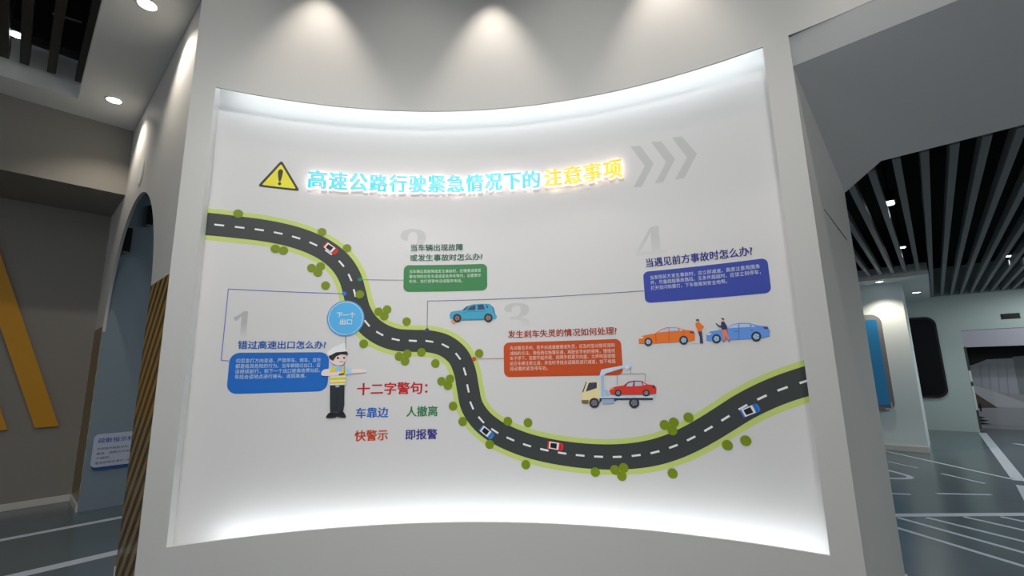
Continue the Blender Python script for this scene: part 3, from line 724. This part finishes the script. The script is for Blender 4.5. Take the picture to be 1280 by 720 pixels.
void_light(10.5, 39.5, 4.98, 'twin spotlight in the black ceiling opening above the bulkhead', True, 0, 0.05)

# ------------------------------------------------------------------ ceiling slats
k0 = -5; rank = 0
for k in range(-4, 24):
    x = -0.015 + 0.166 * k
    y1 = FY - 0.002 if x > 0.14 else 10.448
    if x < -0.72: continue
    rank += 1
    o = box('ceiling_slat', x - 0.026, x + 0.026, 4.47 if x > -0.1 else 4.62, y1, HZ, HZ + 0.11, SLAT, bevel=0.004)
    tag(o, 'charcoal ceiling slat in the right hall, %s from the curved wall' % ORD[min(rank - 1, 23)], 'ceiling slat', 'charcoal slats over the right hall')
    if rank >= 24: break
LSZ = 4.88
for (px, py), nm in zip(((5, 76), (30, 88), (63, 98), (97, 109)), ('fourth', 'third', 'second', 'first')):
    p = at_z(px, py, LSZ)
    o = box('ceiling_slat', -6.86, -3.6, p.y - 0.036, p.y + 0.036, LSZ, LSZ + 0.14, SLATB, bevel=0.004)
    tag(o, 'dark slat in the black soffit opening, %s from the downlights' % nm, 'ceiling slat', 'dark slats in the left soffit opening')
def pipe(name, p, q, r, m, label, cat):
    p, q = Vector(p), Vector(q); bm = bmesh.new(); lathe(bm, [(r, 0), (r, (q - p).length)], 14)
    rot = (q - p).to_track_quat('Z', 'Y').to_matrix().to_4x4(); bmesh.ops.transform(bm, matrix=Matrix.Translation(p) @ rot, verts=bm.verts[:])
    return tag(bm_obj(name, bm, m, None, True), label, cat)
PIPE = mat('grey conduit', (0.16, 0.16, 0.155), 0.5)
pipe('conduit_pipe', at_z(66, 17, 5.2), at_z(102, 28, 5.2), 0.012, PIPE, 'thin grey conduit between the dark slats of the soffit opening', 'pipe')
pa, pb = at_z(0, 47, 5.1), at_z(95, 84, 5.1)
o = box('ceiling_rail', -6.75, -6.68, -3, 0.16, 5.08, 5.14, SLATB); tag(o, 'dark metal rail crossing above the slats of the soffit opening', 'rail')

# ------------------------------------------------------------------ yellow boards on the far left wall
def yboard(y_top, z_top, y_bot, z_bot, w, label):
    pts = [(-8.599, y_bot - w, z_bot), (-8.599, y_bot, z_bot), (-8.599, y_top, z_top), (-8.599, y_top - w, z_top)]
    o = prism('yellow_board', pts, (0.035, 0, 0), YEL, bevel=0.003); tag(o, label, 'wall board', 'slanted yellow boards on the grey wall')
sl = 0.355
for yb, lab in ((0.53, 'slanted yellow board on the grey wall, nearest the arched wall'), (0.078, 'slanted yellow board on the grey wall, second from the arched wall'), (-0.365, 'slanted yellow board on the grey wall, third from the arched wall')):
    yboard(yb - sl * (3.82 - 0.90), 3.82, yb, 0.90, 0.22, lab)

# ------------------------------------------------------------------ sign in the passage
SX = -7.799
root = empty('notice_board', (SX, 1.05, 0.42), 'white rounded notice board with blue edge on the blue grey passage wall', 'sign')
WB = mat('white notice face', (0.50, 0.56, 0.70), 0.4); BE = mat('blue notice edge', (0.03, 0.11, 0.42), 0.4); BT = mat('blue notice lettering', (0.02, 0.06, 0.30), 0.5); GT = mat('grey notice lettering', (0.16, 0.17, 0.22), 0.5)
def slab_x(name, y0, y1, z0, z1, r, x0, x1, m, parent):
    pts = [(x0, y, zz) for y, zz in rrect(y0, y1, z0, z1, r)]
    return prism(name, pts, (x1 - x0, 0, 0), m, parent)
NY0, NY1 = 0.81, 1.48
slab_x('board_back', NY0 + .015, NY1, 0.395, 0.81, 0.05, SX + 0.0005, SX + 0.022, BE, root)
slab_x('board_face', NY0, NY1 - .01, 0.43, 0.825, 0.05, SX + 0.0225, SX + 0.036, WB, root)
def notice_text(name, lines, m):
    big = bmesh.new()
    for txt, y0, y1, z0, z1 in lines:
        bm = glyphs(txt, 0.006)
        for v in bm.verts: v.co = Vector((SX + 0.0368, y0 + v.co.x * (y1 - y0), z0 + v.co.y * (z1 - z0))) - root.location
        me = bpy.data.meshes.new('tmp'); bm.to_mesh(me); bm.free(); big.from_mesh(me); bpy.data.meshes.remove(me)
    bm_obj(name, big, m, root)
notice_text('board_heading', [('疏散指示标志', 0.85, 1.27, 0.715, 0.775)], BT)
for ln in (('按照指示标志方向，可以迅速', 0.85, 1.33, 0.63, 0.662), ('撤离。疏散时应保持秩序，', 0.85, 1.30, 0.575, 0.607), ('不拥挤。', 0.85, 0.99, 0.52, 0.552), ('看到此标志请沿一侧行走', 0.85, 1.27, 0.465, 0.497)):
    notice_text('board_text', [ln], GT)

p = at_y(177, 215, WY)
root = empty('cover_plate', (p.x, WY, p.z), 'pale round cover plate on the arched wall above the arch', 'wall plate')
def disc_y(name, r, y0, y1, m):
    prism(name, [(p.x + r * cos(2 * pi * i / 32), y0, p.z + r * sin(2 * pi * i / 32)) for i in range(32)], (0, y1 - y0, 0), m, root)
disc_y('plate_rim', 0.155, WY - 0.006, WY - 0.0005, TRIM); disc_y('plate_centre', 0.13, WY - 0.009, WY - 0.0062, mat('pale plate', (0.86, 0.86, 0.84), 0.4))

# black elongated fixtures high on the passage wall
GCL = mat('grey bracket', (0.45, 0.48, 0.5), 0.4)
def fixture(corners, label):
    P4 = [at_x(*p, -7.77) for p in corners]
    ys = sorted(p.y for p in P4); zs2 = sorted(p.z for p in P4)
    yc, z0, z1 = sum(ys) / 4, (zs2[0] + zs2[1]) / 2, (zs2[2] + zs2[3]) / 2
    hw = max(0.022, (ys[2] + ys[3] - ys[0] - ys[1]) / 4)
    root = empty('wall_fixture', (-7.799, yc, z0), label, 'wall fixture', 'black fixtures on the passage wall')
    slab_x('fixture_body', yc - hw, yc + hw, z0, z1, 0.012, -7.787, -7.73, BLACK, root)
    for zz in (z0 - 0.012, z1 - 0.02): box('fixture_bracket', -7.7985, -7.74, yc - hw * 0.9, yc + hw * 0.5, zz, zz + 0.03, GCL, root, bevel=0.004)
fixture([(157, 284), (166, 287), (162, 313), (153, 317)], 'black upright fixture on the passage wall, lower one by the arch edge')
fixture([(186, 253), (192, 262), (191, 280), (183, 283)], 'black upright fixture on the passage wall, higher one deeper in the passage')

# ------------------------------------------------------------------ hall furnishings
# blue display on the pillar
PF = 11.1
def slab_y(name, x0, x1, z0, z1, r, y0, y1, m, parent):
    pts = [(x, y0, zz) for x, zz in rrect(x0, x1, z0, z1, r)]
    return prism(name, pts, (0, y1 - y0, 0), m, parent)
BLUE = mat('blue screen', (0.02, 0.16, 0.36), 0.3, (0.03, 0.15, 0.30), 0.22)
q = at_y(1110, 450, PF)
root = empty('pillar_display', (-1.2, PF, 0.45), 'blue display in a grey rounded frame on the pale hall pillar', 'display')
slab_y('display_frame', -1.85, at_y(1120, 512, PF).x, at_y(1115, 514, PF).z, at_y(1095, 393, PF).z, 0.16, PF - 0.05, PF - 0.0005, mat('grey display frame', (0.22, 0.22, 0.25), 0.45), root)
slab_y('display_screen', -1.75, at_y(1112, 500, PF).x, at_y(1108, 506, PF).z, at_y(1092, 400, PF).z, 0.03, PF - 0.056, PF - 0.0505, BLUE, root)
a, b_ = at_y(1107, 511, PF), at_y(1115, 503, PF)
bm = bmesh.new(); off = root.location
add_box(bm, a.x - off.x, b_.x - off.x, -0.058, -0.0505, a.z - off.z - .012, a.z - off.z + .012); add_box(bm, b_.x - .016 - off.x, b_.x - off.x, -0.058, -0.0505, a.z - off.z + .012, b_.z - off.z)
bm_obj('corner_mark', bm, mat('pale mark', (0.6, 0.62, 0.66), 0.5), root)

# black screen on the far wall
root = empty('wall_screen', (-0.4, FY, 0.67), 'large black rounded screen on the pale far wall beside the pillar', 'screen')
tl, tr_, br = at_y(1150, 396, FY), at_y(1178, 420, FY), at_y(1180, 497, FY)
slab_y('screen_body', -1.0, at_y(1177, 450, FY).x + 0.02, at_y(1170, 497, FY).z, at_y(1160, 396, FY).z, 0.20, FY - 0.06, FY - 0.0005, BLACK, root)
slab_y('screen_glass', -0.95, at_y(1177, 450, FY).x - 0.02, at_y(1170, 497, FY).z + 0.05, at_y(1160, 396, FY).z - 0.05, 0.17, FY - 0.063, FY - 0.0605, mat('black glass', (0.003, 0.003, 0.004), 0.35, spec=0.15), root)
# dark slot above the doorway
a, b_ = at_y(1253, 399, FY), at_y(1274, 393, FY)
root = empty('wall_slot', ((a.x + b_.x) / 2, FY, a.z), 'narrow black plate on the far wall above the doorway', 'wall plate')
box('plate', a.x, b_.x, FY - 0.03, FY - 0.0005, 2.43, 2.53, BLACK, root, bevel=0.006)
box('plate_rim', a.x - 0.01, b_.x + 0.01, FY - 0.012, FY - 0.0004, 2.42, 2.54, mat('dark grey rim', (0.05, 0.055, 0.055), 0.4), root)
# doorway: lavender header, striped jamb, mural behind
box('trim_5', 0.52, 3.2, FY + 0.02, FY + 0.12, 1.83, 2.225, mat('lavender header', (0.40, 0.39, 0.46), 0.5), kind='structure')
bm = bmesh.new(); bm2 = bmesh.new()
for i, (z0, z1) in enumerate(((0, .42), (.42, .95), (.95, 1.05), (1.05, 1.3), (1.3, 1.84))):
    add_box(bm if i % 2 == 0 else bm2, 0.521, 0.56, FY - 0.005, FY + 0.19, z0, z1)
bm_obj('trim_6', bm, mat('dark jamb', (0.05, 0.055, 0.06), 0.25))['kind'] = 'structure'
bm_obj('trim_7', bm2, mat('pale jamb', (0.55, 0.58, 0.58), 0.3))['kind'] = 'structure'
MY = 15.9
box('ceiling_doorway', 0.2, 6.3, FY + 0.2, MY, 1.95, 2.05, VOID, kind='structure')
mroot = empty('photo_mural', (1.0, MY, FLZ), 'large photo mural of a pale angular building behind the far doorway', 'mural')
box('mural_board', 0.2, 3.6, MY, MY + 0.05, FLZ, 1.95, mat('mural grey', (0.30, 0.30, 0.33), 0.6), mroot)
def mural(name, px, col, lay, z_min=0.02):
    pts = []
    for x, y in px:
        p = at_y(1180 + x / 4.5, 400 + y / 4.5, MY); pts.append((p.x, MY - 0.002 * lay, max(z_min, min(1.94, p.z))))
    prism(name, pts, (0, 0.0012, 0), mat('mural ' + name + str(col), col, 0.6), mroot)
mural('mural_dark_band', [(60, 140), (620, 130), (620, 215), (240, 225), (130, 262), (60, 262)], (0.012, 0.010, 0.012), 1)  # near-black band across the top of the doorway view
mural('mural_facade', [(90, 290), (150, 258), (240, 222), (395, 214), (425, 420), (290, 405), (140, 350)], (0.33, 0.34, 0.38), 2)
mural('mural_side', [(385, 206), (620, 190), (620, 420), (425, 418)], (0.20, 0.215, 0.23), 3)
mural('mural_stair', [(150, 390), (300, 470), (310, 500), (140, 500)], (0.10, 0.072, 0.06), 2)
mural('mural_beam', [(140, 355), (300, 408), (480, 475), (480, 495), (300, 492), (150, 395)], (0.42, 0.42, 0.46), 4)
mural('mural_plaza', [(140, 496), (620, 490), (620, 640), (140, 640)], (0.32, 0.32, 0.355), 3)
for i in range(4): mural('mural_joint', [(200 + i * 50, 250 - i * 8), (203 + i * 50, 250 - i * 8), (215 + i * 50, 372 + i * 14), (212 + i * 50, 372 + i * 14)], (0.27, 0.28, 0.31), 5)
mural('mural_plant', [(150, 530), (235, 548), (200, 556), (255, 566), (200, 574), (272, 586), (205, 592), (265, 606), (150, 640)], (0.012, 0.014, 0.013), 5)
mural('mural_figure', [(196, 470), (206, 468), (212, 490), (212, 515), (204, 515), (202, 498), (190, 492)], (0.012, 0.012, 0.016), 6)

# thin dark crack line on the side of the niche block
a = Vector((-0.482, 3.615, 0)); b_ = Vector((-0.362, 4.44, 0)); dd = (b_ - a)
def on_side(px, py):
    d = ray(px, py); nrm = Vector((dd.y, -dd.x, 0)).normalized(); t = (a - CAM).dot(nrm) / d.dot(nrm); return CAM + d * t + nrm * 0.0015
p, q = on_side(1030, 262), on_side(1058, 300)
w2 = Vector((0, 0, 0.007))
prism('crack_line', [p, q, q + w2, p + w2 * 0.4], (0.0015, 0, 0), BLACK, bpy.data.objects['wall_right'])
